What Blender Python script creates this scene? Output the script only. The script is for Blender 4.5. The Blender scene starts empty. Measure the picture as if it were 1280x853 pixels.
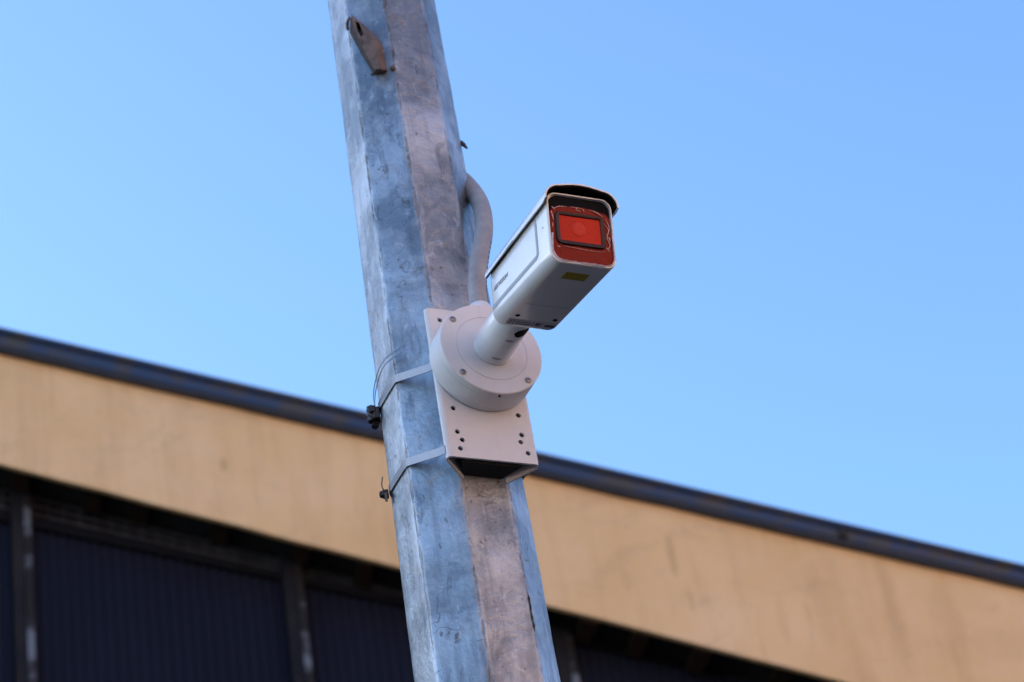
import bpy, bmesh, math, random
from math import sin, cos, tan, radians, pi, hypot, atan2
from mathutils import Vector, Matrix, noise
from mathutils.geometry import tessellate_polygon

random.seed(7)
scene = bpy.context.scene
C = scene.collection

# ------------------------------------------------------------------ camera
PITCH, ROLL = radians(35.0), radians(10.157)
cam_d = bpy.data.cameras.new('camera')
cam = bpy.data.objects.new('camera', cam_d)
C.objects.link(cam)
scene.camera = cam
cam_d.sensor_width = 36.0
cam_d.lens = 83.76
cam_d.clip_start, cam_d.clip_end = 0.05, 5000
_F = Vector((0, cos(PITCH), sin(PITCH)))
_U = Vector((0, -sin(PITCH), cos(PITCH)))
_R = Vector((1, 0, 0))
_r = _R * cos(ROLL) - _U * sin(ROLL)
_u = _R * sin(ROLL) + _U * cos(ROLL)
M = Matrix((( _r.x, _u.x, -_F.x, 0), (_r.y, _u.y, -_F.y, 0), (_r.z, _u.z, -_F.z, 1.6), (0, 0, 0, 1)))
cam.matrix_world = M
cam_d.dof.use_dof = True
cam_d.dof.focus_distance = 2.58
cam_d.dof.aperture_fstop = 9.0
scene.render.resolution_x, scene.render.resolution_y = 1024, 682

# ------------------------------------------------------------------ sky and sun (sun low at the left, hidden behind the warehouse)
SUN_AZ, SUN_EL = radians(-72), radians(20.5)        # azimuth measured from +Y towards +X
w = bpy.data.worlds.new('World'); scene.world = w; w.use_nodes = True
nt = w.node_tree
sky = nt.nodes.new('ShaderNodeTexSky')
sky.sky_type = 'NISHITA'; sky.sun_disc = False
sky.sun_elevation = SUN_EL; sky.sun_rotation = SUN_AZ
sky.altitude = 600; sky.air_density = 1.2; sky.dust_density = 1.5; sky.ozone_density = 5.4
nt.links.new(sky.outputs[0], nt.nodes['Background'].inputs[0])
nt.nodes['Background'].inputs[1].default_value = 0.15
sd = bpy.data.lights.new('sun', 'SUN'); sd.energy = 4.2; sd.angle = radians(0.5); sd.color = (1.0, 0.90, 0.76)
so = bpy.data.objects.new('sun', sd); C.objects.link(so)
S = Vector((sin(SUN_AZ) * cos(SUN_EL), cos(SUN_AZ) * cos(SUN_EL), sin(SUN_EL)))
so.rotation_euler = (-S).to_track_quat('-Z', 'Y').to_euler()
so.location = (-20, 20, 30)
scene.view_settings.view_transform = 'Standard'
scene.view_settings.look = 'None'
scene.view_settings.exposure = 1.52
scene.view_settings.gamma = 1.0

# ------------------------------------------------------------------ helpers
def tag(o, label=None, cat=None, group=None, kind=None):
    if label: o['label'] = label
    if cat: o['category'] = cat
    if group: o['group'] = group
    if kind: o['kind'] = kind
    return o

def empty(name, loc=(0, 0, 0), rot=(0, 0, 0)):
    o = bpy.data.objects.new(name, None); C.objects.link(o)
    o.location = loc; o.rotation_euler = rot; o.empty_display_size = 0.05
    return o

def link(name, me, mat, parent=None, smooth=False, angle=None):
    o = bpy.data.objects.new(name, me); C.objects.link(o)
    if mat and not me.materials: me.materials.append(mat)
    if parent: o.parent = parent
    if smooth:
        me.polygons.foreach_set('use_smooth', [True] * len(me.polygons))
        if angle: me.set_sharp_from_angle(angle=radians(angle))
    return o

class MB:
    def __init__(s): s.v = []; s.f = []
    def add(s, vs, fs):
        n = len(s.v); s.v += [tuple(x) for x in vs]; s.f += [tuple(i + n for i in f) for f in fs]; return s
    def box(s, c, d, rot=None):
        x, y, z = d[0] / 2, d[1] / 2, d[2] / 2
        vs = [Vector((a * x, b * y, e * z)) for a in (-1, 1) for b in (-1, 1) for e in (-1, 1)]
        if rot: vs = [rot @ v for v in vs]
        vs = [v + Vector(c) for v in vs]
        return s.add(vs, [(0, 1, 3, 2), (4, 6, 7, 5), (0, 4, 5, 1), (2, 3, 7, 6), (0, 2, 6, 4), (1, 5, 7, 3)])
    def loft(s, rings, cap0=True, cap1=True, closed=True):
        n = len(rings[0]); vs = [p for r in rings for p in r]; fs = []
        for i in range(len(rings) - 1):
            for j in range(n if closed else n - 1):
                k = (j + 1) % n
                fs.append((i * n + j, i * n + k, (i + 1) * n + k, (i + 1) * n + j))
        if cap0: fs.append(tuple(range(n))[::-1])
        if cap1: fs.append(tuple((len(rings) - 1) * n + j for j in range(n)))
        return s.add(vs, fs)
    def lathe(s, prof, o=(0, 0, 0), ax=(0, 0, 1), n=48, caps=True):
        o = Vector(o); ax = Vector(ax).normalized()
        a = ax.orthogonal().normalized(); b = ax.cross(a)
        rings = [[o + ax * h + (a * cos(2 * pi * k / n) + b * sin(2 * pi * k / n)) * r for k in range(n)] for r, h in prof]
        return s.loft(rings, caps, caps)
    def tube(s, pts, r, n=16, caps=True):
        pts = [Vector(p) for p in pts]; rings = []; up = None
        for i, p in enumerate(pts):
            t = (pts[min(i + 1, len(pts) - 1)] - pts[max(i - 1, 0)]).normalized()
            if up is None: up = t.orthogonal().normalized()
            up = (up - t * up.dot(t)).normalized(); b = t.cross(up)
            rr = r[i] if isinstance(r, (list, tuple)) else r
            rings.append([p + (up * cos(2 * pi * k / n) + b * sin(2 * pi * k / n)) * rr for k in range(n)])
        return s.loft(rings, caps, caps)
    def mesh(s, name, recalc=True, bevel=0.0, seg=2, angle=35):
        me = bpy.data.meshes.new(name); me.from_pydata(s.v, [], s.f); me.update()
        bm = bmesh.new(); bm.from_mesh(me)
        if recalc: bmesh.ops.recalc_face_normals(bm, faces=bm.faces)
        if bevel:
            es = [e for e in bm.edges if len(e.link_faces) == 2 and e.calc_face_angle(0) > radians(angle)]
            bmesh.ops.bevel(bm, geom=es, offset=bevel, segments=seg, profile=0.5, affect='EDGES', clamp_overlap=True)
        bm.to_mesh(me); bm.free(); me.update()
        return me
    def build(s, name, mat, parent=None, smooth=False, angle=None, **k):
        return link(name, s.mesh(name, **k), mat, parent, smooth, angle)

def catmull(pts, n=8):
    P = [Vector(p) for p in pts]; P = [P[0] * 2 - P[1]] + P + [P[-1] * 2 - P[-2]]; out = []
    for i in range(1, len(P) - 2):
        for k in range(n):
            t = k / n; a, b, c, d = P[i - 1], P[i], P[i + 1], P[i + 2]
            out.append(0.5 * ((2 * b) + (c - a) * t + (2 * a - 5 * b + 4 * c - d) * t * t + (3 * b - a - 3 * c + d) * t ** 3))
    out.append(P[-2]); return out

def plate_holes(outer, holes, to3, th):
    """flat plate with drilled holes; outer/holes are 2D rings, to3(x, y, depth) -> 3D"""
    loops = [outer] + holes
    tris = tessellate_polygon([[Vector((x, y, 0)) for x, y in l] for l in loops])
    flat = [p for l in loops for p in l]; n = len(flat)
    vs = [to3(x, y, 0) for x, y in flat] + [to3(x, y, th) for x, y in flat]
    fs = [tuple(t) for t in tris] + [tuple(i + n for i in t)[::-1] for t in tris]
    k = 0
    for l in loops:
        m = len(l)
        for j in range(m):
            a, b = k + j, k + (j + 1) % m; fs.append((a, b, b + n, a + n))
        k += m
    b = MB(); b.add(vs, fs); return b

def circ(x, y, r, n=14): return [(x + r * cos(2 * pi * k / n), y + r * sin(2 * pi * k / n)) for k in range(n)]

def rrect(x0, x1, z0, z1, rb, rt=None, n=6):
    """rounded rectangle ring, ccw from lower left; rb / rt = bottom / top radii"""
    rt = rb if rt is None else rt; out = []
    for cx, cz, r, a0 in ((x1 - rb, z0 + rb, rb, -90), (x1 - rt, z1 - rt, rt, 0), (x0 + rt, z1 - rt, rt, 90), (x0 + rb, z0 + rb, rb, 180)):
        for k in range(n + 1):
            a = radians(a0 + 90 * k / n); out.append((cx + r * cos(a), cz + r * sin(a)))
    return out

# ------------------------------------------------------------------ materials
class NT:
    def __init__(s, name):
        s.m = bpy.data.materials.new(name); s.m.use_nodes = True; s.t = s.m.node_tree; s.b = s.t.nodes['Principled BSDF']
        s.co = s.t.nodes.new('ShaderNodeTexCoord').outputs['Object']
    def n(s, ty, **k):
        x = s.t.nodes.new(ty)
        for a, b in k.items(): setattr(x, a, b)
        return x
    def l(s, a, b): s.t.links.new(a, b)
    def put(s, sock, v):
        if hasattr(v, 'is_output') or hasattr(v, 'links'): s.l(v, sock)
        else: sock.default_value = v
    def map(s, scale=(1, 1, 1), loc=(0, 0, 0), rot=(0, 0, 0)):
        x = s.n('ShaderNodeMapping'); s.l(s.co, x.inputs[0]); x.inputs[1].default_value = loc; x.inputs[2].default_value = rot; x.inputs[3].default_value = scale; return x.outputs[0]
    def noise(s, scale, detail=6, rough=.6, vec=None, dist=0):
        x = s.n('ShaderNodeTexNoise'); s.l(vec or s.co, x.inputs['Vector']); x.inputs['Scale'].default_value = scale
        x.inputs['Detail'].default_value = detail; x.inputs['Roughness'].default_value = rough; x.inputs['Distortion'].default_value = dist
        return x.outputs[0]
    def ramp(s, f, a, b, ca=(0, 0, 0, 1), cb=(1, 1, 1, 1)):
        x = s.n('ShaderNodeValToRGB'); s.l(f, x.inputs[0]); e = x.color_ramp.elements
        e[0].position, e[1].position = a, b; e[0].color, e[1].color = ca, cb; return x.outputs[0]
    def mix(s, f, a, b, blend='MIX'):
        x = s.n('ShaderNodeMix', data_type='RGBA', blend_type=blend)
        s.put(x.inputs[0], f); s.put(x.inputs[6], a); s.put(x.inputs[7], b); return x.outputs[2]
    def math(s, op, a, b=0.0):
        x = s.n('ShaderNodeMath', operation=op); s.put(x.inputs[0], a); s.put(x.inputs[1], b); return x.outputs[0]
    def bump(s, h, strength=.3, dist=.001):
        x = s.n('ShaderNodeBump'); x.inputs['Strength'].default_value = strength; x.inputs['Distance'].default_value = dist
        s.l(h, x.inputs['Height']); s.l(x.outputs[0], s.b.inputs['Normal'])
    def spot(s, x, z, rx, rz, nz=None):
        """soft ellipse around object-space (x, z); returns 0..1"""
        sp = s.n('ShaderNodeSeparateXYZ'); s.l(s.co, sp.inputs[0])
        a = s.math('DIVIDE', s.math('SUBTRACT', sp.outputs[0], x), rx); b = s.math('DIVIDE', s.math('SUBTRACT', sp.outputs[2], z), rz)
        d = s.math('ADD', s.math('MULTIPLY', a, a), s.math('MULTIPLY', b, b))
        if nz is not None: d = s.math('ADD', d, s.math('MULTIPLY', s.math('SUBTRACT', nz, .5), 2.2))
        v = s.n('ShaderNodeMapRange', interpolation_type='SMOOTHSTEP'); s.l(d, v.inputs[0]); v.inputs[1].default_value = 1.0; v.inputs[2].default_value = 0.0
        return v.outputs[0]
    def set(s, col=None, rough=None, metal=None, spec=None, coat=None):
        if col is not None: s.put(s.b.inputs['Base Color'], col)
        if rough is not None: s.put(s.b.inputs['Roughness'], rough)
        if metal is not None: s.put(s.b.inputs['Metallic'], metal)
        if spec is not None: s.b.inputs['Specular IOR Level'].default_value = spec
        if coat is not None: s.b.inputs['Coat Weight'].default_value = coat
        return s.m

def rgb(r, g, b): return (r, g, b, 1)

def plain(name, col, rough=.5, metal=0, spec=.5, nscale=60, var=.12, bump=0, coat=0):
    m = NT(name); f = m.noise(nscale, 5)
    c = m.mix(m.ramp(f, .3, .7), rgb(*[x * (1 - var) for x in col]), rgb(*[min(1, x * (1 + var)) for x in col]))
    rr = m.n('ShaderNodeMapRange'); m.l(f, rr.inputs[0]); rr.inputs[3].default_value = max(0, rough - .08); rr.inputs[4].default_value = min(1, rough + .08)
    m.set(c, rr.outputs[0], metal, spec, coat)
    if bump: m.bump(f, bump, .0005)
    return m.m

def mat_galv():
    m = NT('galvanised_steel_weathered')
    big = m.noise(9, 6, .65, dist=.4); mid = m.noise(38, 6, .7); fine = m.noise(190, 4, .6)
    streak = m.noise(1, 6, .62, m.map((70, 70, 6)))
    vor = m.n('ShaderNodeTexVoronoi'); vor.inputs['Scale'].default_value = 60; m.l(m.co, vor.inputs['Vector'])
    c = m.mix(m.ramp(big, .40, .62), rgb(.17, .21, .25), rgb(.44, .495, .55))
    c = m.mix(m.math('MULTIPLY', m.ramp(mid, .50, .70), .55), c, rgb(.44, .475, .51))
    c = m.mix(m.math('MULTIPLY', m.ramp(vor.outputs['Color'], .2, .9), .12), c, rgb(.5, .55, .6))
    c = m.mix(m.math('MULTIPLY', m.ramp(streak, .52, .72), .5), c, rgb(.11, .13, .15))
    # dull oxide blotches and rust freckles
    ox = m.noise(15, 5, .6, m.map((1, 1, .55), (3, 1, 2)))
    c = m.mix(m.math('MULTIPLY', m.ramp(ox, .55, .70), .55), c, rgb(.12, .14, .16))
    ru = m.noise(48, 5, .7, m.map((1, 1, .8), (7, 5, 1))); rb = m.noise(7, 3, .5, m.map((1, 1, .6), (1, 9, 4)))
    rust = m.math('MULTIPLY', m.ramp(ru, .58, .72), m.ramp(rb, .42, .66))
    c = m.mix(m.math('MULTIPLY', rust, .55), c, rgb(.27, .14, .085))
    tint = m.ramp(m.noise(22, 5, .65, m.map((1, 1, .5), (4, 4, 8))), .45, .75)
    c = m.mix(m.math('MULTIPLY', tint, .12), c, rgb(.45, .33, .27))
    # scratches
    sc = m.noise(1, 3, .5, m.map((26, 26, 150), (0, 0, 0), (.3, .5, .4)))
    c = m.mix(m.math('MULTIPLY', m.ramp(sc, .70, .74), .5), c, rgb(.12, .12, .13))
    rg = m.n('ShaderNodeMapRange'); m.l(mid, rg.inputs[0]); rg.inputs[3].default_value = .36; rg.inputs[4].default_value = .62
    sp = m.n('ShaderNodeSeparateXYZ'); m.l(m.co, sp.inputs[0])
    an = m.math('ARCTAN2', sp.outputs[0], m.math('MULTIPLY', sp.outputs[1], -1.0))
    fr = m.math('FRACT', m.math('ADD', m.math('DIVIDE', an, pi / 4), 8.5))
    ed = m.math('MINIMUM', fr, m.math('SUBTRACT', 1.0, fr))
    en = m.noise(1, 5, .7, m.map((40, 40, 22), (2, 3, 1)))
    em = m.ramp(m.math('ADD', ed, m.math('MULTIPLY', m.math('SUBTRACT', en, .455), .30)), .0, .03, rgb(1, 1, 1), rgb(0, 0, 0))
    c = m.mix(m.math('MULTIPLY', em, .8), c, rgb(.09, .075, .065))
    bl = m.noise(1, 6, .7, m.map((26, 26, 10), (5, 2, 9)), 1.2)
    c = m.mix(m.math('MULTIPLY', m.ramp(bl, .57, .66), .5), c, rgb(.09, .11, .135))
    lt = m.noise(1, 6, .75, m.map((34, 34, 24), (1, 6, 3)), 2.0)
    c = m.mix(m.math('MULTIPLY', m.ramp(lt, .58, .68), .45), c, rgb(.58, .63, .68))
    ck = m.n('ShaderNodeTexVoronoi', feature='DISTANCE_TO_EDGE'); ck.inputs['Scale'].default_value = 1.0
    cw = m.n('ShaderNodeVectorMath', operation='ADD'); nn_ = m.n('ShaderNodeTexNoise'); nn_.inputs['Scale'].default_value = 40; m.l(m.co, nn_.inputs['Vector'])
    sc2 = m.n('ShaderNodeVectorMath', operation='SCALE'); m.l(nn_.outputs[1], sc2.inputs[0]); sc2.inputs['Scale'].default_value = .8
    m.l(m.map((24, 24, 13)), cw.inputs[0]); m.l(sc2.outputs[0], cw.inputs[1]); m.l(cw.outputs[0], ck.inputs['Vector'])
    ckm = m.math('MULTIPLY', m.ramp(ck.outputs['Distance'], .0, .018, rgb(1, 1, 1), rgb(0, 0, 0)), m.ramp(m.noise(13, 3, .5, m.map((1, 1, 1), (9, 9, 2))), .585, .66))
    c = m.mix(m.math('MULTIPLY', ckm, .75), c, rgb(.075, .06, .055))
    fl = m.noise(120, 3, .5, m.map((1, 1, .7), (2, 8, 5)))
    c = m.mix(m.math('MULTIPLY', m.ramp(fl, .68, .72), .6), c, rgb(.10, .08, .075))
    wn = m.noise(1, 5, .7, m.map((60, 60, 9), (8, 3, 6)))
    wm = m.ramp(m.math('ADD', ed, m.math('MULTIPLY', m.math('SUBTRACT', wn, .50), .45)), .0, .05, rgb(1, 1, 1), rgb(0, 0, 0))
    c = m.mix(m.math('MULTIPLY', wm, .28), c, rgb(.55, .58, .62))
    m.set(c, rg.outputs[0], .82, .5)
    h = m.math('ADD', m.math('ADD', m.math('MULTIPLY', big, 1.2), m.math('MULTIPLY', mid, .5)), m.math('ADD', m.math('MULTIPLY', fine, .15), m.math('MULTIPLY', rust, -.3)))
    m.bump(m.math('SUBTRACT', h, m.math('MULTIPLY', em, .4)), .75, .0045)
    return m.m

def mat_fascia():
    m = NT('painted_render_fascia')
    n1 = m.noise(1.6, 6, .6); n2 = m.noise(1, 6, .65, m.map((5, 5, .55))); n3 = m.noise(14, 5, .6)
    c = m.mix(m.ramp(n1, .3, .7), rgb(.80, .495, .215), rgb(.88, .58, .295))
    c = m.mix(m.math('MULTIPLY', m.ramp(n2, .48, .72), .5), c, rgb(.60, .34, .14))
    c = m.mix(m.math('MULTIPLY', m.ramp(n3, .5, .8), .18), c, rgb(.72, .56, .40))
    n4 = m.noise(1, 6, .7, m.map((2.2, 2.2, 3.4), (4, 0, 7)), .8)
    c = m.mix(m.math('MULTIPLY', m.ramp(n4, .52, .70), .30), c, rgb(.50, .33, .18))
    n5 = m.noise(1, 4, .6, m.map((16, 16, 1.6), (1, 0, 3)))
    c = m.mix(m.math('MULTIPLY', m.ramp(n5, .60, .74), .28), c, rgb(.46, .26, .11))
    n6 = m.noise(26, 3, .5)
    c = m.mix(m.math('MULTIPLY', m.ramp(n6, .68, .74), .35), c, rgb(.33, .22, .13))
    nz = m.noise(9, 5, .7)
    for x, z, rx, rz, k in ((.72, 8.42, .035, .17, .55), (.78, 8.13, .02, .12, .35), (.42, 8.28, .05, .10, .22), (-1.83, 9.17, .03, .06, .5), (1.55, 8.05, .09, .40, .22),
                            (1.98, 8.02, .07, .5, .30), (-.30, 8.80, .05, .30, .4), (-.52, 8.85, .06, .2, .3), (2.3, 7.9, .12, .35, .2), (1.30, 7.95, .04, .2, .2), (-2.5, 9.30, .25, .05, .10), (2.65, 7.7, .3, .12, .15)):
        c = m.mix(m.math('MULTIPLY', m.spot(x, z, rx, rz, nz), k * .8), c, rgb(.44, .25, .10))
    m.set(c, .75, 0, .3); m.bump(m.math('ADD', n3, m.noise(60, 4)), .25, .004)
    return m.m

def mat_patchy(name, base, patch, scale, vec, lo, hi, rough=.6, metal=0, sp=.5):
    m = NT(name); f = m.noise(scale, 5, .6, m.map(vec))
    c = m.mix(m.ramp(f, lo, hi), rgb(*base), rgb(*patch)); m.set(c, rough, metal, sp); m.bump(f, .3, .003); return m.m

GALV = mat_galv()
def mat_white(name, col, rough, coat=0):
    m = NT(name); f = m.noise(240, 5); g_ = m.noise(22, 5, .65); st_ = m.noise(1, 5, .6, m.map((120, 120, 9)))
    c = m.mix(m.math('MULTIPLY', m.ramp(g_, .45, .75), .24), rgb(*col), rgb(*[x * .72 for x in col]))
    c = m.mix(m.math('MULTIPLY', m.ramp(st_, .55, .75), .14), c, rgb(.42, .36, .30))
    r_ = m.n('ShaderNodeMapRange'); m.l(g_, r_.inputs[0]); r_.inputs[3].default_value = rough - .1; r_.inputs[4].default_value = rough + .15
    m.set(c, r_.outputs[0], 0, .5, coat); m.b.inputs['Coat Roughness'].default_value = .16; m.bump(f, .06, .0005); return m.m
WHITE = mat_white('white_powder_coat', (.67, .675, .69), .40)
WHITE_B = mat_white('white_camera_housing_paint', (.77, .775, .785), .32, 1.0)
GREYP = plain('grey_groove_paint', (.34, .36, .38), .45, var=.04)
BLACK = plain('black_plastic', (.006, .006, .007), .55, 0, .06, nscale=120)
SHADEF = plain('black_shade_fill', (.010, .010, .010), .8)  # black that stands for shade inside the bracket
STEELB = plain('stainless_band', (.20, .22, .25), .42, .85, nscale=90, var=.12, bump=.1)
DARKST = plain('oxidised_dark_steel', (.035, .034, .035), .45, .6, nscale=150, var=.4, bump=.4)
SCREW = plain('zinc_screw', (.22, .22, .23), .35, .8, nscale=300)
PVC = plain('grey_conduit', (.27, .27, .285), .5, nscale=50, var=.2, bump=.15)
GLAND = plain('pale_cable_gland', (.62, .66, .72), .35, nscale=80)
PRINT = plain('grey_print', (.46, .48, .51), .6, var=.03)
PRINTD = plain('dark_print', (.055, .055, .06), .6, var=.03)
PRINTL = plain('pale_label_print', (.48, .48, .53), .6, var=.05)
YELLOW = plain('yellow_sticker', (.36, .27, .012), .7, nscale=200, var=.1)
RUST = mat_patchy('rusty_lug_steel', (.155, .112, .098), (.055, .036, .030), 55, (1, 1, 1), .42, .68, .75)
LUGDK = mat_patchy('dark_lug_steel', (.030, .020, .018), (.075, .042, .030), 60, (1, 1, 1), .5, .75, .8)  # darker brown than the lug face
WELD = plain('weld_bead', (.13, .09, .07), .6, .4, nscale=200, var=.4, bump=.8)
ROOF = mat_patchy('blue_painted_gutter', (.015, .042, .105), (.055, .050, .048), 6.0, (1, 2, 2), .44, .60, .6)
DARKTRIM = plain('dark_roof_edge', (.022, .021, .022), .7, nscale=12, var=.4)
NAVY = mat_patchy('navy_corrugated_sheet', (.009, .0115, .024), (.0125, .0165, .033), 1.1, (1, 1, .35), .35, .7, .7, 0, .12)
POSTM = mat_patchy('old_post_steel', (.013, .014, .018), (.026, .023, .023), 6, (1, 1, .6), .4, .7, .85, 0, .15)
PEEL = mat_patchy('peeling_pale_paint', (.020, .018, .017), (.15, .165, .19), 4.2, (.7, .7, 1), .46, .58, .8, 0, .2)
TIMBER = plain('brown_rafter_timber', (.036, .020, .013), .9, 0, .1, nscale=9, var=.4, bump=.4)
SOFFIT = plain('dark_soffit', (.018, .016, .015), .9, nscale=6, var=.5)  # near-black brown, mottled
GRILLE = plain('dark_vent_bar', (.055, .057, .064), .8, 0, .15, nscale=8, var=.4)
RAILM = plain('dark_sheet_rail', (.008, .0085, .011), .8, 0, .12)
VOID = plain('vent_backing', (.010, .010, .012), .9, var=.2)

def mat_film(name, col, rough, bs, wrinkle=90, sp=.5):
    m = NT(name); f = m.noise(wrinkle, 5, .55, dist=1.6); g = m.noise(30, 3)
    c = m.mix(m.ramp(g, .3, .7), rgb(*[x * .8 for x in col]), rgb(*col))
    m.set(c, rough, 0, sp, .0); m.bump(f, bs, .0012); return m.m
FILM = mat_film('red_protective_film', (.23, .012, .006), .28, .7, 90, .12)
FILMW = mat_film('orange_red_film_over_window', (.56, .030, .011), .45, .22, 60, .12)
LENSM = mat_film('orange_red_film_over_lens', (.64, .056, .030), .5, .15, 60, .12)
FRAMEM = plain('film_covered_frame', (.026, .009, .009), .35, 0, .3, nscale=160, var=.2, bump=.2)
GLINT = plain('pale_crease_glint', (.66, .38, .34), .2, nscale=200, var=.3)  # glints on the film creases, painted as a pale colour
EDGEF = plain('clear_film_edge', (.50, .46, .55), .25, nscale=220, var=.3)
BOUNCE = mat_patchy('terracotta_bounce', (.64, .375, .27), (.58, .38, .29), 1.2, (1, 1, 1), .4, .6, .8)  # warm colour of the added bounce block
GLASSD = plain('dark_window_glass', (.03, .035, .045), .1, nscale=2)

def mat_asphalt():
    m = NT('asphalt'); a = m.noise(.35, 5); b = m.noise(60, 5)
    c = m.mix(m.ramp(a, .3, .7), rgb(.026, .026, .028), rgb(.040, .039, .038)); c = m.mix(m.math('MULTIPLY', m.ramp(b, .5, .7), .4), c, rgb(.09, .088, .085))
    m.set(c, .85); m.bump(b, .5, .01); return m.m

# ------------------------------------------------------------------ ground
g = MB().add([(-900, -900, 0), (900, -900, 0), (900, 900, 0), (-900, 900, 0)], [(0, 1, 2, 3)]).build('ground', mat_asphalt())
tag(g, kind='structure')

# ------------------------------------------------------------------ warehouse behind the pole
wh = empty('warehouse', (0, 12, 0), (0, 0, radians(15)))
tag(wh, 'industrial building with beige sloping fascia, blue-black roof edge and dark navy sheet wall', 'building')
X0, X1, DEP = -24.0, 9.0, 14.0
mx = lambda x: x if x > -8 else -8 - (x + 8) * .36     # ridge; unseen left end stretched and lowered to shape sun and sky light
zt = lambda x: 9.146 - .3259 * mx(x)         # roof edge
zg = lambda x: 9.012 - .3235 * mx(x)         # gutter bottom
zf = lambda x: 8.115 - .3600 * mx(x)         # fascia bottom
zp = lambda x: 8.140 - .305 * mx(x)          # top of the sheet wall
SB = .30                                  # wall stands back behind the fascia
XS = [X0 + (X1 - X0) * k / 132 for k in range(133)] + [-8.0]
XS.sort()
XK = [X0, -8.0, X1]
# fascia beam, slightly uneven lower arris
b = MB(); rings = []
for x in XS:
    j = .012 * noise.noise(Vector((x * 1.7, 0, 3))) + .006 * noise.noise(Vector((x * 7, 2, 3)))
    rings.append([(x, 0, zf(x) + j), (x, 0, zg(x) + .03), (x, .035, zg(x) + .03), (x, .035, zf(x) + j)])
b.loft(rings); b.build('fascia', mat_fascia(), wh)
# gutter: half-round length with lip, plus dark flashing below and above
b = MB(); rings = []
for x in XS:
    zc = (zt(x) + zg(x)) / 2 + .005; h = (zt(x) - zg(x)) / 2
    hh = h - .012; jj = .004 * noise.noise(Vector((x * 3, 8, 1)))
    rings.append([(x, -.02, zc - hh), (x, -.046, zc - hh * .86), (x, -.050 + jj, zc - hh * .2), (x, -.054 + jj, zc + hh * .25), (x, -.080, zc + hh * .50), (x, -.084, zc + hh * .92), (x, -.06, zc + hh), (x, .10, zc + hh), (x, .10, zc - hh)])
b.loft(rings); gut = b.build('gutter', ROOF, wh)
b = MB(); rings = []
for x in XS:
    j = .008 * noise.noise(Vector((x * 5, 1, 1)))
    rings.append([(x, -.045, zg(x) - .014 + j), (x, -.045, zg(x) + .016), (x, .12, zg(x) + .016), (x, .12, zg(x) - .014 + j)])
b.loft(rings); b.build('flashing', DARKTRIM, wh)
b = MB(); rings = [[(x, -.05, zt(x) - .014), (x, -.05, zt(x) + .012), (x, .3, zt(x) + .012), (x, .3, zt(x) - .014)] for x in XS]
b.loft(rings); b.build('roof_lip', DARKTRIM, wh)
for k in range(9):                         # gutter joints
    x = -14 + k * 2.6 + .15
    zc = (zt(x) + zg(x)) / 2; h = (zt(x) - zg(x)) / 2
    r1 = [[(x + dx, .02 - .092 * cos(radians(a)), zc - dx * .325 + (h - .004) * sin(radians(a))) for a in range(-90, 91, 15)] + [(x + dx, .1, zc + h), (x + dx, .1, zc - h)] for dx in (0, .045)]
    MB().loft(r1).build('joint', DARKTRIM, gut)
# roof and the rest of the shell
b = MB(); b.loft([[(x, .1, zt(x) - .06), (x, .1, zt(x) - .02), (x, DEP, zt(x) - .02), (x, DEP, zt(x) - .06)] for x in XK]); b.build('roof', DARKTRIM, wh)
b = MB()
for xa in (X0, X1 - .2): b.loft([[(x, SB + .08, 0), (x, SB + .08, zg(x) - .1), (x, DEP - .2, zg(x) - .1), (x, DEP - .2, 0)] for x in (xa, xa + .2)])
b.loft([[(x, DEP - .2, 0), (x, DEP - .2, zg(x) - .1), (x, DEP, zg(x) - .1), (x, DEP, 0)] for x in XK])
b.build('shell_wall', POSTM, wh)
# soffit, rafter ends
b = MB(); b.loft([[(x, .037, zf(x) + .07), (x, .037, zf(x) + .10), (x, SB + .1, zf(x) + .10), (x, SB + .1, zf(x) + .07)] for x in XK]); b.build('soffit', SOFFIT, wh)
raf = None; x = X0 + .2
while x < X1 - .2:
    if raf is None:
        bb = MB(); bb.box((0, (.05 + SB + .02) / 2, .034), (.10, SB + .02 - .05, .068)); raf = bb.mesh('rafter_end', bevel=.006, seg=1)
    o = link('rafter_end', raf, TIMBER, wh); o.location = (x, 0, zf(x) + .008 + random.uniform(-.02, .03)); o.rotation_euler = (0, radians(19.8), 0)
    x += .375 + random.uniform(-.12, .12)
# vent strip over the sheets
MB().loft([[(x, SB + .07, zp(x) - .1), (x, SB + .07, zf(x) + .06), (x, SB + .078, zf(x) + .06), (x, SB + .078, zp(x) - .1)] for x in (X0 + .2, -8.0, X1 - .2)]).build('vent_backing', VOID, wh)
b = MB()
for t in (.30, .62, .93):
    b.loft([[(x, SB + .02, zp(x) + t * (zf(x) + .05 - zp(x)) - .008), (x, SB + .02, zp(x) + t * (zf(x) + .05 - zp(x)) + .008), (x, SB + .035, zp(x) + t * (zf(x) + .05 - zp(x)) + .008), (x, SB + .035, zp(x) + t * (zf(x) + .05 - zp(x)) - .008)] for x in (X0 + .2, -8.0, X1 - .2)])
x = -4.5
while x < 4:
    z0, z1 = zp(x) - .02, zf(x) + .05
    b.box((x, SB + .045, (z0 + z1) / 2), (.016, .010, max(.03, z1 - z0))); x += .088
gr = b.build('vent_grille', GRILLE, wh); gr['kind'] = 'stuff'
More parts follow.
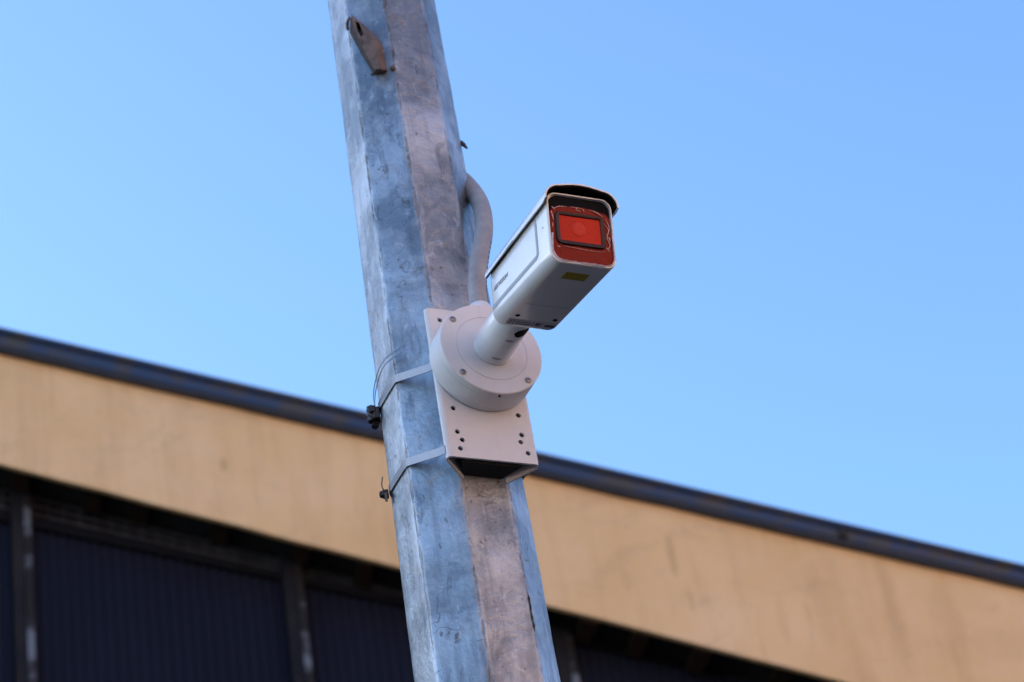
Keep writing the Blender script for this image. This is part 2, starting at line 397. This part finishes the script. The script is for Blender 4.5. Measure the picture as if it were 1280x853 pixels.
# posts with peeling paint, corrugated sheets between them
PX = [-1.465 + 1.52 * k for k in range(-14, 7)]
for x in PX:
    z1 = zp(x) + .17
    b = MB(); b.loft([[(x - .055, SB - .03, zz), (x + .065, SB - .03, zz), (x + .065, SB + .055, zz), (x - .055, SB + .055, zz)] for zz in (0, z1)])
    po = b.build('post', POSTM, wh, bevel=.004, seg=1)
    b = MB(); b.box((x + .035, SB - .037, z1 / 2), (.042, .014, z1 - .1)); b.build('cover_strip', PEEL, po, bevel=.003, seg=1)
for k in range(len(PX) - 1):
    xa, xb = PX[k] + .067, PX[k + 1] - .057
    b = MB(); rings = []; n = 23; xx = xa; pitch = (xb - xa) / n
    pr = []
    for i in range(n): pr += [(xa + i * pitch, 0), (xa + (i + .40) * pitch, 0), (xa + (i + .52) * pitch, -.016), (xa + (i + .88) * pitch, -.016)]
    pr.append((xb, 0))
    rings = [[(px, SB + .055 + py, z0 if z0 is not None else zp(px)) for px, py in pr] for z0 in (0.05, None)]
    b.loft(rings, False, False, False); b.build('corrugated_sheet', NAVY, wh)
    # dark top rail over each sheet
    b = MB(); b.loft([[(x_, SB + .01, zp(x_) - .035), (x_, SB + .01, zp(x_) + .02), (x_, SB + .06, zp(x_) + .02), (x_, SB + .06, zp(x_) - .035)] for x_ in (xa, xb)]); b.build('sheet_rail', RAILM, wh)

# ------------------------------------------------------------------ unseen block added behind the viewer to bounce warm light
ob = empty('bounce_block', (12.0, -9.5, 0), (0, 0, radians(38)))
tag(ob, 'unseen terracotta block added behind the viewer to bounce warm light', 'building')
holes = []
for fl in range(4):
    for k in range(11): holes.append([(-13 + k * 4.2, 1.3 + fl * 3.3), (-11.6 + k * 4.2, 1.3 + fl * 3.3), (-11.6 + k * 4.2, 2.9 + fl * 3.3), (-13 + k * 4.2, 2.9 + fl * 3.3)])
plate_holes([(-15, 0), (34, 0), (34, 13.6), (-15, 13.6)], holes, lambda x, y, d: (x, -d, y), .35).build('bounce_block_wall', BOUNCE, ob)
MB().box((9.5, -5.2, 6.75), (48.9, 9.6, 13.5)).build('block', BOUNCE, ob)
for h in holes:
    MB().box(((h[0][0] + h[1][0]) / 2, -.28, (h[0][1] + h[2][1]) / 2), (1.4, .06, 1.6)).build('bounce_block_window', GLASSD, ob)
MB().box((9.5, -4.9, 13.75), (49.6, 10.6, .28)).build('bounce_block_slab', DARKTRIM, ob)

# ------------------------------------------------------------------ octagonal pole
PXP, PYP, YAW = -.0925, 2.35, radians(28)
Rc = lambda z: .0715 + (3.835 - z) * .0080
pole = empty('steel_pole', (PXP, PYP, 0), (0, 0, YAW))
tag(pole, 'weathered octagonal galvanised steel pole carrying the security camera', 'pole')
NS = 6
def octring(z):
    vs = []; R = Rc(z)
    co = [(R * sin(radians(a)), -R * cos(radians(a))) for a in (-22.5 + 45 * k for k in range(8))]
    for k in range(8):
        a, b_ = Vector(co[k]), Vector(co[(k + 1) % 8]); pv = Vector(co[k - 1])
        r = .055   # rounded arris
        p0 = a + (pv - a) * r; p1 = a + (b_ - a) * r; q = (p0 + p1) / 2 * .5 + a * .5
        pts = [p0, q, p1] + [a + (b_ - a) * (r + (1 - 2 * r) * t / (NS + 1)) for t in range(1, NS + 1)]
        for p in pts:
            d = .0011 * noise.noise(Vector((p.x * 22, p.y * 22, z * 9))) + .0004 * noise.noise(Vector((p.x * 90, p.y * 90, z * 40)))
            p = p * (1 + d / R); vs.append((p.x, p.y, z))
    return vs
zs = [.02 + 2.4 * k / 20 for k in range(20)] + [2.42 + .012 * k for k in range(int(1.75 / .012))] + [4.2 + .2 * k for k in range(10)]
MB().loft([octring(z) for z in zs]).build('shaft', GALV, pole, True, 28)
bp = MB().box((0, 0, .01), (.34, .34, .02)).build('base_plate', GALV, pole, bevel=.003, seg=1)
for sx in (-1, 1):
    for sy in (-1, 1): MB().lathe([(.014, .021), (.014, .034), (.008, .035), (.008, .06)], (sx * .13, sy * .13, 0), n=6).build('bolt', DARKST, pole)
# welded lug with a slot, on the facet left of the middle
fa = radians(-45); nf = Vector((sin(fa), -cos(fa), 0)); ef = Vector((cos(fa), sin(fa), 0)); up = Vector((0, 0, 1))
OFF = Rc(3.7) * .924
outer = [(-.0150, 3.7491), (-.0010, 3.7250), (.0125, 3.6890), (.0140, 3.6398), (.0053, 3.6424), (-.0048, 3.6805), (-.0138, 3.7201)]
base = [(-.0243, 3.7570), (-.0050, 3.7330), (.0150, 3.6960), (.0170, 3.6480), (-.0040, 3.6500), (-.0175, 3.6961), (-.0278, 3.7365)]
slot = [(-.0112, 3.7350), (-.0066, 3.7308), (-.0026, 3.7085), (-.0062, 3.7050), (-.0100, 3.7179)]
FO = OFF + .0145
lp = lambda x, z, d: ef * x + nf * (FO - d) + up * z
lug = plate_holes(outer, [slot], lp, .004).build('lug', RUST, pole, bevel=.0009, seg=2, angle=50)
def lug_strip(name, idx, mat):
    r0 = [lp(*outer[i], .0022) for i in idx]; r1 = [lp(*base[i], .0165) for i in idx]
    c_ = sum(r0, Vector()) / len(r0); r2 = [p * .0 + q_ for p, q_ in zip(r0, r1)]
    inn = Vector((0, 0, 0))
    b_ = MB(); n_ = len(idx)
    mid_f = lp(.002, 3.69, .006); mid_b = lp(.002, 3.69, .0165)
    v0 = r0 + r1 + [p + (mid_f - p) * .16 for p in r0] + [p + (mid_b - p) * .16 for p in r1]
    f_ = []
    for i in range(n_ - 1): f_ += [(i, i + 1, n_ + i + 1, n_ + i), (2 * n_ + i, 3 * n_ + i, 3 * n_ + i + 1, 2 * n_ + i + 1), (i, 2 * n_ + i, 2 * n_ + i + 1, i + 1), (n_ + i, n_ + i + 1, 3 * n_ + i + 1, 3 * n_ + i)]
    for i in (0, n_ - 1): f_.append((i, n_ + i, 3 * n_ + i, 2 * n_ + i))
    return b_.add(v0, f_).build(name, mat, lug)
lug_strip('lug_flange', [4, 5, 6, 0], LUGDK)
lug_strip('lug_back', [0, 1, 2, 3, 4], RUST)
b = MB(); b.tube(catmull([ef * x + nf * (OFF + .0005) + up * z for x, z in ((-.0060, 3.6505), (.0030, 3.6480), (.0110, 3.6470), (.0170, 3.6455))], 5), [.0012] + [.0022 + .0006 * sin(i * 1.9) for i in range(14)] + [.0012], 8); b.build('weld', WELD, lug, True)
b = MB(); b.tube(catmull([ef * x + nf * (OFF + .0005) + up * z for x, z in ((-.0290, 3.7400), (-.0280, 3.7520), (-.0230, 3.7600))], 5), [.0012] + [.0015 + .0005 * sin(i * 2.3) for i in range(9)] + [.0012], 8); b.build('weld', WELD, lug, True)
MB().lathe([(.0034, -.002), (.0034, .003), (.002, .0045)], ef * .0251 + nf * OFF + up * 3.645, nf, 10).build('rivet', WELD, pole, True, 40)
a_ = radians(67.5); q = Vector((sin(a_), -cos(a_), 0)) * Rc(3.567) * .985
MB().tube([q + up * 3.571, q * 1.05 + up * 3.567, q * 1.10 + up * 3.560], [.0034, .0028, .0012], 8).build('wire_stub', DARKST, pole)
# crack with dark filler low on the right facet edge, dark weather ring near the lower clamp
a2 = radians(27); q = Vector((sin(radians(22.5)), -cos(radians(22.5)), 0))
b = MB(); b.tube(catmull([q * (Rc(z) - .0002) + Vector((dx, 0, 0)) + up * z for z, dx in ((2.872, 0), (2.862, .0006), (2.848, -.0002), (2.836, .0006), (2.826, .0002))], 4), [.0004] + [.0008 + .0005 * sin(i * 1.7) for i in range(15)] + [.0004], 6)
b.build('seam_crack', DARKST, pole, True)

# ------------------------------------------------------------------ mounting bracket (bent sheet)
FRONT = .106
br = empty('pole_bracket', (PXP, PYP, 3.024), (0, 0, YAW))
tag(br, 'white bent sheet metal bracket with drilled holes strapped to the steel pole', 'bracket')
HT = .206
hl = []
for x, z in ((-.0405, .066), (-.0400, .034), (-.0355, .0235), (-.0395, .0115), (.0395, .0655), (.0395, .0385), (.0368, .0285), (.0435, .0140),
             (-.040, .190), (.040, .190), (-.041, .150), (.041, .150)):
    hl.append(circ(x, z, .0031))
plate_holes([(-.0505, 0), (.0505, 0), (.0505, HT), (-.0505, HT)], hl, lambda x, z, d: (x, -(FRONT - d), z), .0028).build('front_plate', WHITE, br)
for s in (-1, 1):
    # bend then a flange running back and inwards to the pole
    th = .0028; R = .0055; path = []
    c0 = Vector((s * .0505, -(FRONT - R)))
    ang = 138
    outer_, inner_ = [], []
    for k in range(9):
        a = radians(ang * k / 8); d = Vector((s * sin(a), -cos(a)))
        outer_.append(c0 + d * R); inner_.append(c0 + d * (R - th))
    t = Vector((s * cos(radians(ang)), sin(radians(ang))))
    ln = (outer_[-1].y * -1 - .0725) / t.y * 1.0
    outer_.append(outer_[-1] + t * ln); inner_.append(inner_[-1] + t * ln)
    ring = outer_ + inner_[::-1]
    drop = lambda p: -.0075 * max(0, min(1, (.101 + p.y) / .028))
    MB().loft([[(p.x, p.y, z + (drop(p) if z == 0 else 0)) for p in ring] for z in (0, HT)]).build('flange', WHITE, br, True, 30)

MB().loft([[(x, y, z) for x, y in ((-.026, -.0732), (.022, -.0732), (.036, -.1000), (-.038, -.1000))] for z in (-.0015, HT - .004)]).build('shade_fill', SHADEF, br)  # black fill in place of the shade between the flanges

# ------------------------------------------------------------------ straps
def hull(pts):
    pts = sorted(pts); lo = []; hi = []
    for seq, out in ((pts, lo), (pts[::-1], hi)):
        for p in seq:
            while len(out) > 1 and (out[-1][0] - out[-2][0]) * (p[1] - out[-2][1]) - (out[-1][1] - out[-2][1]) * (p[0] - out[-2][0]) <= 0: out.pop()
            out.append(p)
    return lo[:-1] + hi[:-1]

def strap(name, label, z_vert, z_plate, wd, buckle_big):
    t = empty(name, (PXP, PYP, z_vert), (0, 0, YAW))
    tag(t, label, 'strap', 'steel band straps round the pole')
    R = Rc(z_vert) + .0012
    pts = [(R * sin(radians(-22.5 + 45 * k)), -R * cos(radians(-22.5 + 45 * k))) for k in range(8)] + [(-.0562, -.1006), (.0562, -.1006)]
    h = hull(pts); i0 = max(range(len(h)), key=lambda i: h[i][1]); h = h[i0:] + h[:i0]
    # subdivide and round; height follows the distance from the pole
    n = len(h); path = []
    for i in range(n):
        a, b_ = Vector(h[i]), Vector(h[(i + 1) % n]); m = 8
        for k in range(m): path.append(a + (b_ - a) * k / m)
    path = [path[i] * .5 + (path[i - 1] + path[(i + 1) % len(path)]) * .25 if path[i].y > -.09 else path[i] for i in range(len(path))]
    ins, outs = [], []
    rings = []
    for i, p in enumerate(path):
        tn = (path[(i + 1) % len(path)] - path[i - 1]).normalized(); nn = Vector((tn.y, -tn.x))
        if nn.dot(p) < 0: nn = -nn
        f = max(0.0, min(1.0, (-p.y - .03) / .068)); z = (z_plate - z_vert) * f
        rings.append([(p.x, p.y, z - wd / 2), (p.x, p.y, z + wd / 2), (p.x + nn.x * .0011, p.y + nn.y * .0011, z + wd / 2), (p.x + nn.x * .0011, p.y + nn.y * .0011, z - wd / 2)])
    rings.append(rings[0])
    MB().loft(rings, False, False).build('band', STEELB, t)
    return t, R

st, R = strap('band_strap', 'upper steel band strap with loose tail and worm screw buckle round the pole', 3.1795, 3.150, .0105, True)
v = Vector((sin(radians(-112.5)), -cos(radians(-112.5)), 0)); tang = Vector((v.y, -v.x, 0))
rot = Matrix(((v.x, tang.x, 0), (v.y, tang.y, 0), (0, 0, 1)))
def loc(x, y, z): return v * x + tang * y + Vector((0, 0, z))
bk = MB().box(loc(R + .0030, .0, -.010), (.008, .014, .016), rot).build('buckle', DARKST, st, bevel=.0015)
nt_ = 12; rings = []
for k in range(7):                       # worm screw with a toothed outline
    zz = -.018 + .020 * k / 6
    rings.append([loc(R + .0085, .001, zz) + (v * cos(2 * pi * i / nt_) + tang * sin(2 * pi * i / nt_)) * (.0052 + .0010 * ((i + k) % 2)) for i in range(nt_)])
MB().loft(rings).build('worm_screw', DARKST, bk)
MB().lathe([(.0034, -.0035), (.0046, -.003), (.0046, .002), (.0040, .003)], loc(R + .0062, .004, -.0215), (.35, .25, 1), 6).build('screw_head', DARKST, bk)
MB().box(loc(R + .0075, -.0065, -.006), (.008, .003, .006), rot @ Matrix.Rotation(.3, 3, 'Z')).build('buckle_tab', DARKST, bk, bevel=.0006)
MB().box(loc(R + .0045, .0085, -.016), (.007, .003, .005), rot @ Matrix.Rotation(-.4, 3, 'Z')).build('buckle_tab', DARKST, bk, bevel=.0006)
# loose band tail bowing away above the band: two thin rails of a folded end
for k, (dz, dr) in enumerate(((.0, .000), (.006, .001))):
    pts = [loc(R + .003 + dr, 0, -.004 + dz * .4)]
    for f, zz, rr in ((.15, .008, .004), (.45, .018, .0065), (.8, .023, .006), (1.08, .0255, .006), (1.3, .026, .007)):
        a = radians(-112.5 + 45 * f); pts.append(Vector((sin(a), -cos(a), 0)) * (R * (.94 if .2 < f < .8 else .985) + rr + dr) + Vector((0, 0, zz + dz)))
    cm = catmull(pts, 6)
    rings = [[p + Vector((0, 0, -.0012)), p + Vector((0, 0, .0012)), p * 1.008 + Vector((0, 0, .0012 - p.z * .008)), p * 1.008 + Vector((0, 0, -.0012 - p.z * .008))] for p in cm]
    MB().loft(rings).build('band_tail', STEELB, st)
st2, R = strap('band_strap', 'lower narrow steel band strap with small clipped buckle round the pole', 3.0625, 3.0355, .0105, False)
bk = MB().box(loc(R + .004, .0, -.004), (.007, .010, .008), rot).build('buckle', DARKST, st2, bevel=.001)
MB().lathe([(.0034, -.003), (.0034, .003)], loc(R + .008, .003, -.002), tang, 10).build('screw_head', DARKST, bk, True, 40)
MB().tube(catmull([loc(R + .004, .003, 0), loc(R + .007, .004, .010), loc(R + .005, .003, .022)], 5), .0007, 6).build('wire_end', DARKST, bk)
MB().box(loc(R + .004, -.006, -.012), (.003, .006, .010), rot @ Matrix.Rotation(.5, 3, 'X')).build('cut_end', STEELB, bk)

# ------------------------------------------------------------------ junction box
JX, JZ, JR = .001, 3.152, .0625
jb = empty('junction_box', (PXP, PYP, JZ), (0, 0, YAW))
tag(jb, 'round white junction box screwed to the bracket, behind the camera arm', 'junction box')
ax = Vector((0, -1, 0)); o = Vector((JX, 0, 0))
MB().lathe([(JR - .001, .1068), (JR, .1078), (JR, .1340)], o, ax, 96).build('housing', WHITE, jb, True, 40)
lidh = []
cover = MB().lathe([(JR, .1344), (JR, .1415), (JR - .0004, .1424), (JR - .0014, .1430), (.0438, .1432), (.0436, .1426), (.0431, .1426), (.0429, .1432), (.0255, .1432)], o, ax, 96).build('lid', WHITE, jb, True, 9)
for a in (40, 140, 223, 315):
    c = o + Vector((cos(radians(a)) * .0555, -.1425, sin(radians(a)) * .0555))
    s_ = MB().lathe([(.0042, 0), (.0042, .0011), (.0040, .0013)], c, ax, 18).build('screw_seat', GREYP, cover, True, 40)
    MB().lathe([(.0033, .0), (.0033, .0017), (.0022, .0022), (.0012, .0022), (.0012, .0012)], c, ax, 14).build('screw', SCREW, cover, True, 40)
MB().lathe([(.0016, 0), (.0016, .0006)], o + Vector((.002, -.1385, -JR)), (0, 0, -1), 10).build('drain_hole', BLACK, jb)

# ------------------------------------------------------------------ bullet camera with its arm
TILT, LEN = radians(11), .156
BC = Vector((.002, -.228, 3.118))
sc = empty('security_camera', Vector((PXP, PYP, 0)) + Matrix.Rotation(YAW, 3, 'Z') @ Vector((.002, -.1432, 3.152)), (0, 0, YAW))
tag(sc, 'white bullet security camera with red film over its lens, pointing down from the pole', 'security camera')
ARO = Vector((0, 0, 0))
arm = MB().lathe([(.0238, .0002), (.0238, .0035), (.0231, .0042), (.0229, .040), (.0226, .078), (.0215, .084), (.017, .088)], (0, 0, 0), ax, 64).build('arm', WHITE_B, sc, True, 35)
# joint: dark slot and knuckle near the camera end, two small grub-screw slots on the underside
def on_arm(ang, d, r=.0229): return Vector((sin(radians(ang)) * r, -d, -cos(radians(ang)) * r))
def arm_patch(name, ang0, ang1, d0, d1, mat, lift=.0003):
    n = 10; rings = []
    for k in range(n + 1):
        a = ang0 + (ang1 - ang0) * k / n; e_ = 1 - (2 * k / n - 1) ** 4; dm = (d0 + d1) / 2; hd = (d1 - d0) / 2 * max(.12, e_)
        rings.append([on_arm(a, dm - hd, .0229 + lift), on_arm(a, dm + hd, .0229 + lift), on_arm(a, dm + hd, .0215), on_arm(a, dm - hd, .0215)])
    return MB().loft(rings).build(name, mat, arm)
arm_patch('joint_slot', -2, 52, .0535, .067, BLACK)
arm_patch('screw_slot', -16, 12, .0445, .0475, GREYP)
arm_patch('screw_slot', -22, 8, .0095, .0135, GREYP)
tl = empty('camera_head', BC - Vector((.002, -.1432, 3.152)), (TILT, 0, 0)); tl.parent = sc
HW, HF, HR_ = .0387, .0840, .0700
def hb(y): return HR_ + (HF - HR_) * (-y / LEN)          # body height along its length
def sect(y, ins=0.0):
    return [(x, y, z) for x, z in rrect(-HW + ins, HW - ins, 0 + ins, hb(y) - ins, .0125 - ins * .6, .012 - ins * .6, 8)]
b = MB()
rings = [sect(.004, .010), sect(.0015, .004), sect(-.002, .001), sect(-.006)] + [sect(-LEN * k / 6) for k in range(1, 7)] + [sect(-LEN - .002, .0004), sect(-LEN - .0026, .0012), sect(-LEN - .0024, .0022), sect(-LEN + .001, .0026)]
b.loft(rings, True, True)
body = b.build('body', WHITE_B, tl, True, 45)
# side groove frame: recessed-looking grey strip along the lower side, turning up at the front
def side(y, z, lift): return (-HW - lift, y, z)
prof = [(-.004, .0165), (-LEN * .80, .0185), (-LEN * .835, .0225), (-LEN * .835, .058), (-LEN * .825, .066)]
inner = [(-.004, .0215), (-LEN * .79, .0235), (-LEN * .805, .0255), (-LEN * .805, .058), (-LEN * .812, .066)]
b = MB(); rings = [[side(a[0], a[1], .0004), side(c[0], c[1], .0004), side(c[0], c[1], -.002), side(a[0], a[1], -.002)] for a, c in zip(prof, inner)]
b.loft(rings).build('side_groove', GREYP, body)
MB().lathe([(.0010, -.001), (.0010, .0004)], side(-LEN * .93, .046, 0), (-1, 0, 0), 10).build('sensor_dot', GREYP, body)
# lettering along the rear of the side
fc = bpy.data.curves.new('lettering', 'FONT'); fc.body = 'HIKVISION'; fc.size = .0078; fc.shear = .25; fc.extrude = .0002; fc.offset = 0; fc.space_character = 1.05
fo = bpy.data.objects.new('lettering_source', fc); C.objects.link(fo)
bpy.context.view_layer.update()
me = bpy.data.meshes.new_from_object(fo.evaluated_get(bpy.context.evaluated_depsgraph_get()))
bpy.data.objects.remove(fo)
me.materials.clear()
lo = link('lettering', me, PRINT, body)
lo.matrix_local = Matrix(((0, 0, -1, -HW - .0003), (-1, 0, 0, -.010), (0, 1, 0, .0360), (0, 0, 0, 1)))
# sunshield: bent shell over the top, gap to the body, black inside
def shield_ring(y, lift, zlow, hx=0.0):
    x0 = HW + lift; zt_ = hb(max(y, -LEN)) + lift + .0015; r = .0135 + lift; out = []
    out.append((-x0, y, zlow)); 
    for k in range(9):
        a = radians(180 - 90 * k / 8); out.append((-x0 + r + r * cos(a), y, zt_ - r + r * sin(a)))
    for k in range(1, 6): out.append((-x0 + r + (2 * x0 - 2 * r) * k / 6, y, zt_ + .0035 * sin(pi * k / 6)))
    for k in range(9):
        a = radians(90 - 90 * k / 8); out.append((x0 - r + r * cos(a), y, zt_ - r + r * sin(a)))
    out.append((x0, y, zlow)); return out
ys = [.001, -LEN * .5, -LEN - .003, -LEN - .010]
lows = [hb(0) - .0105, hb(-LEN * .5) - .0130, hb(-LEN) - .0155, hb(-LEN) - .0125]
def shell(l0, l1, name, mat, dy=0, dz=0):
    rings = []
    for y, zl in zip(ys, lows):
        a = shield_ring(y + (dy if y < -.1 else 0), l1, zl + dz); c = shield_ring(y + (dy if y < -.1 else 0), l0, zl + dz); rings.append(a + c[::-1])
    b = MB().loft(rings, False, False); m_ = len(rings[0]); h_ = m_ // 2
    for q0 in (0, (len(rings) - 1) * m_):          # end edges as quads, the shell stays open
        b.f += [(q0 + i, q0 + i + 1, q0 + m_ - 2 - i, q0 + m_ - 1 - i) for i in range(h_ - 1)]
    return b.build(name, mat, tl, True, 40)
sh = shell(.0030, .0046, 'sunshield', WHITE_B)
li = shell(.0014, .00298, 'shield_liner', BLACK, .0012, .0012); li.parent = sh
# front face: black panel, film, window frame, lens
YF = -LEN
def face_ring(ins, y, n=8): return [(x, y, z) for x, z in rrect(-HW + .0030 + ins, HW - .0030 - ins, .003 + ins, HF - .0030 - ins, .0110, .0110, n)]
fp = MB().loft([face_ring(0, YF + .001), face_ring(0, YF - .0002), face_ring(.0006, YF - .0006)]).build('front_panel', BLACK, tl, True, 40)
fw, fh = HW - .0036, HF
top = [(fw * (1 - 2 * k / 16), .0645 + .0055 * (1 - (1 - 2 * k / 16) ** 2) - (.004 if k in (0, 16) else 0)) for k in range(17)]
ol = [(x, z) for x, z in rrect(-fw, fw, .0036, .0645, .0105, .001, 6) if z < .05] 
ol = ol[:7] + top + ol[7:]
cz = .0395
def grid_face(ol, y, amp, name, mat, parent, nr=14, sc_=110):
    vs = []; fs = []; n = len(ol); cx = sum(p[0] for p in ol) / n; cz_ = sum(p[1] for p in ol) / n
    for i in range(nr + 1):
        t = i / nr
        for x, z in ol:
            px, pz = cx + (x - cx) * t, cz_ + (z - cz_) * t
            d = amp * (.5 + noise.noise(Vector((px * sc_, pz * sc_ * 1.3, 4)))) + amp * .6 * noise.noise(Vector((px * sc_ * 3, pz * sc_ * 2, 9)))
            vs.append((px, y - d, pz))
    for i in range(nr):
        for j in range(n):
            k = (j + 1) % n; fs.append((i * n + j, i * n + k, (i + 1) * n + k, (i + 1) * n + j))
    b = MB(); b.add(vs, fs); me = b.mesh(name); 
    bm = bmesh.new(); bm.from_mesh(me); bmesh.ops.remove_doubles(bm, verts=bm.verts, dist=1e-6); bm.to_mesh(me); bm.free()
    return link(name, me, mat, parent, True)
film = grid_face(ol, YF - .0009, .0009, 'protective_film', FILM, tl)
film['label'] = 'wrinkled dark red protective film over the camera front'
# window frame ring and window
WX, WZ, WW, WH = -.0015, .0420, .0285, .0195
def ringpts(ins, y, r=.006): return [(WX + x, y, WZ + z) for x, z in rrect(-WW + ins, WW - ins, -WH + ins, WH - ins, max(.0015, r - ins), None, 6)]
rings = [ringpts(-.0004, YF - .0008), ringpts(0, YF - .0030), ringpts(.0008, YF - .0038), ringpts(.0036, YF - .0038), ringpts(.0044, YF - .0032), ringpts(.0046, YF - .0010)]
wf = MB().loft(rings, False, False).build('window_frame', FRAMEM, tl, True, 40)
ol2 = [(WX + x, WZ + z) for x, z in rrect(-WW + .0044, WW - .0044, -WH + .0044, WH - .0044, .0018, None, 4)]
win = grid_face(ol2, YF - .0022, .0002, 'window_film', FILMW, wf, 8, 70)
win['label'] = 'bright orange red film over the lens window'
MB().lathe([(.0090, -.0006), (.0086, .0002), (.0074, .0006), (.0056, .0010), (.0030, .0012), (.0002, .0013)], (WX - .0018, YF - .0024, WZ + .0004), ax, 40).build('lens', LENSM, wf, True, 60)
# creases of the film, glints painted as pale tubes; clear film edges
cre = [([(-.030, .0560), (-.024, .0588), (-.015, .0598)], .0006), ([(-.012, .0600), (-.004, .0603), (.004, .0600)], .0004), ([(.012, .0596), (.020, .0575), (.027, .0535)], .0007),
       ([(-.0335, .052), (-.0315, .046)], .0008), ([(-.0325, .043), (-.0335, .037)], .0005), ([(-.003, .0598), (-.0045, .0575)], .0007), ([(.0035, .0595), (.0050, .0568)], .0009), ([(-.0045, .0572), (.0015, .0565)], .0005),
       ([(.0275, .050), (.0312, .0455), (.0322, .041), (.0302, .036), (.0300, .031), (.0322, .026), (.0312, .0215), (.0285, .018)], .0007), ([(.0300, .052), (.0332, .047), (.0330, .042)], .0004), ([(.0318, .034), (.0330, .029)], .0011), ([(.0270, .021), (.0312, .0165)], .0006),
       ([(-.0300, .0150), (-.0265, .0142)], .0007), ([(-.0285, .021), (-.0235, .0166), (-.016, .0158), (.000, .0150), (.012, .0146), (.0215, .0148), (.0262, .0168)], .00032), ([(-.0325, .058), (-.0290, .0545)], .0008)]
for c, rr in cre:
    pts = catmull([(x, YF - .0020, z + (.0085 if z > .05 else .0042)) for x, z in c], 6); m_ = len(pts)
    MB().tube(pts, [max(.00012, rr * sin(pi * (i + .3) / (m_ - .4)) ** .6 * (1 + .4 * sin(i * 2.3))) for i in range(m_)], 5).build('crease_glint', GLINT, film)
# film lip folded over the lower rim
lip = [(-fw + .0003, .034), (-fw - .0008, .024), (-fw - .0003, .013), (-fw + .0035, .0052), (-fw + .010, .0026), (-.012, .0024), (.004, .0022), (.018, .0020), (fw - .010, .0022), (fw - .0035, .0046), (fw + .0005, .012), (fw + .0012, .024), (fw + .0004, .040)]
pts = catmull([(x, YF - .0034 - .0006 * sin(i * 2.1), z) for i, (x, z) in enumerate(lip)], 6)
rings = []
for i, p in enumerate(pts):
    d = Vector((p.x, 0, p.z - .036)).normalized(); wv = .0009 + .0006 * noise.noise(Vector((i * .45, 2, 1)))
    rings.append([p - d * wv, p - d * wv + Vector((0, -.0003, 0)), p + d * wv + Vector((0, .0006, 0)), p + d * wv + Vector((0, .0010, 0))])
MB().loft(rings).build('film_edge', EDGEF, film, True, 40)
# underside: yellow sticker, screws, printed marks
def under(x, y): return (x, y, -.0003)
MB().box((.0005, -LEN * .850, -.0002), (.0275, .0150, .0006)).build('sticker', YELLOW, body)
for x, y in ((-.0215, -.030), (.0235, -.0295)):
    MB().lathe([(.0027, -.001), (.0027, .0003)], (x, y, 0), (0, 0, -1), 14).build('screw', BLACK, body)
MB().box((0, -.0145, -.0001), (.056, .0135, .0004)).build('rating_label', PRINTL, body)
for i in range(9):
    for r_ in range(2):
        wdt = random.uniform(.0018, .0042)
        MB().box((-.024 + i * .0046, -.0115 - r_ * .0045, -.00035), (wdt, .0016, .0003)).build('printed_mark', PRINTD, body)
MB().box((.0085, -.0150, -.0004), (.0045, .0060, .0004)).build('printed_mark', PRINTD, body)
MB().box((.0235, -.0140, -.0004), (.0115, .0050, .0004)).build('printed_mark', PRINTD, body)
MB().box((0, -LEN * .38, -.0001), (.070 - .020, .0006, .0003)).build('panel_line', GREYP, body)

# ------------------------------------------------------------------ conduit
cd = empty('cable_conduit', (PXP, PYP, 3.214), (0, 0, YAW))
tag(cd, 'grey plastic conduit curving from behind the pole down into the junction box', 'conduit')
pp = [(.004, -.124, -.004), (.005, -.1235, .020), (.009, -.121, .052), (.022, -.114, .098), (.040, -.100, .148), (.0525, -.082, .196), (.064, -.052, .246), (.073, -.014, .300), (.070, .020, .360), (.066, .030, .45), (.064, .032, .60), (.062, .032, 1.2)]
b = MB(); b.tube(catmull(pp, 8), .0112, 20); b.build('pipe', PVC, cd, True, 60)
MB().lathe([(.0150, -.008), (.0150, .006), (.0142, .0075), (.0135, .010), (.0118, .0125)], (.004, -.124, .0), (0, 0, 1), 32).build('gland', GLAND, cd, True, 40)

# row of dark print along the conduit, a label further down
cm = catmull(pp, 8)
for k in range(15):
    i0 = 6 + k * 1.55; i = int(i0); p = cm[i] + (cm[i + 1] - cm[i]) * (i0 - i); t_ = (cm[i + 1] - cm[i - 1]).normalized()
    out = Vector((.80, -.60, 0)); out = (out - t_ * out.dot(t_)).normalized(); sd_ = t_.cross(out)
    ln_ = random.uniform(.0012, .0026); R3 = Matrix((out, sd_, t_)).transposed()
    MB().box(p + out * .0112, (.0005, .0022, ln_ * 2), R3).build('printed_mark', PRINTD, cd)

# the tilted head parts hang directly under the camera (thing > part > sub-part)
tm = Matrix.Translation(tl.location) @ tl.rotation_euler.to_matrix().to_4x4()
for c in list(tl.children):
    ml = c.matrix_basis.copy(); c.parent = sc; c.matrix_parent_inverse = Matrix.Identity(4); c.matrix_basis = tm @ ml
bpy.data.objects.remove(tl)
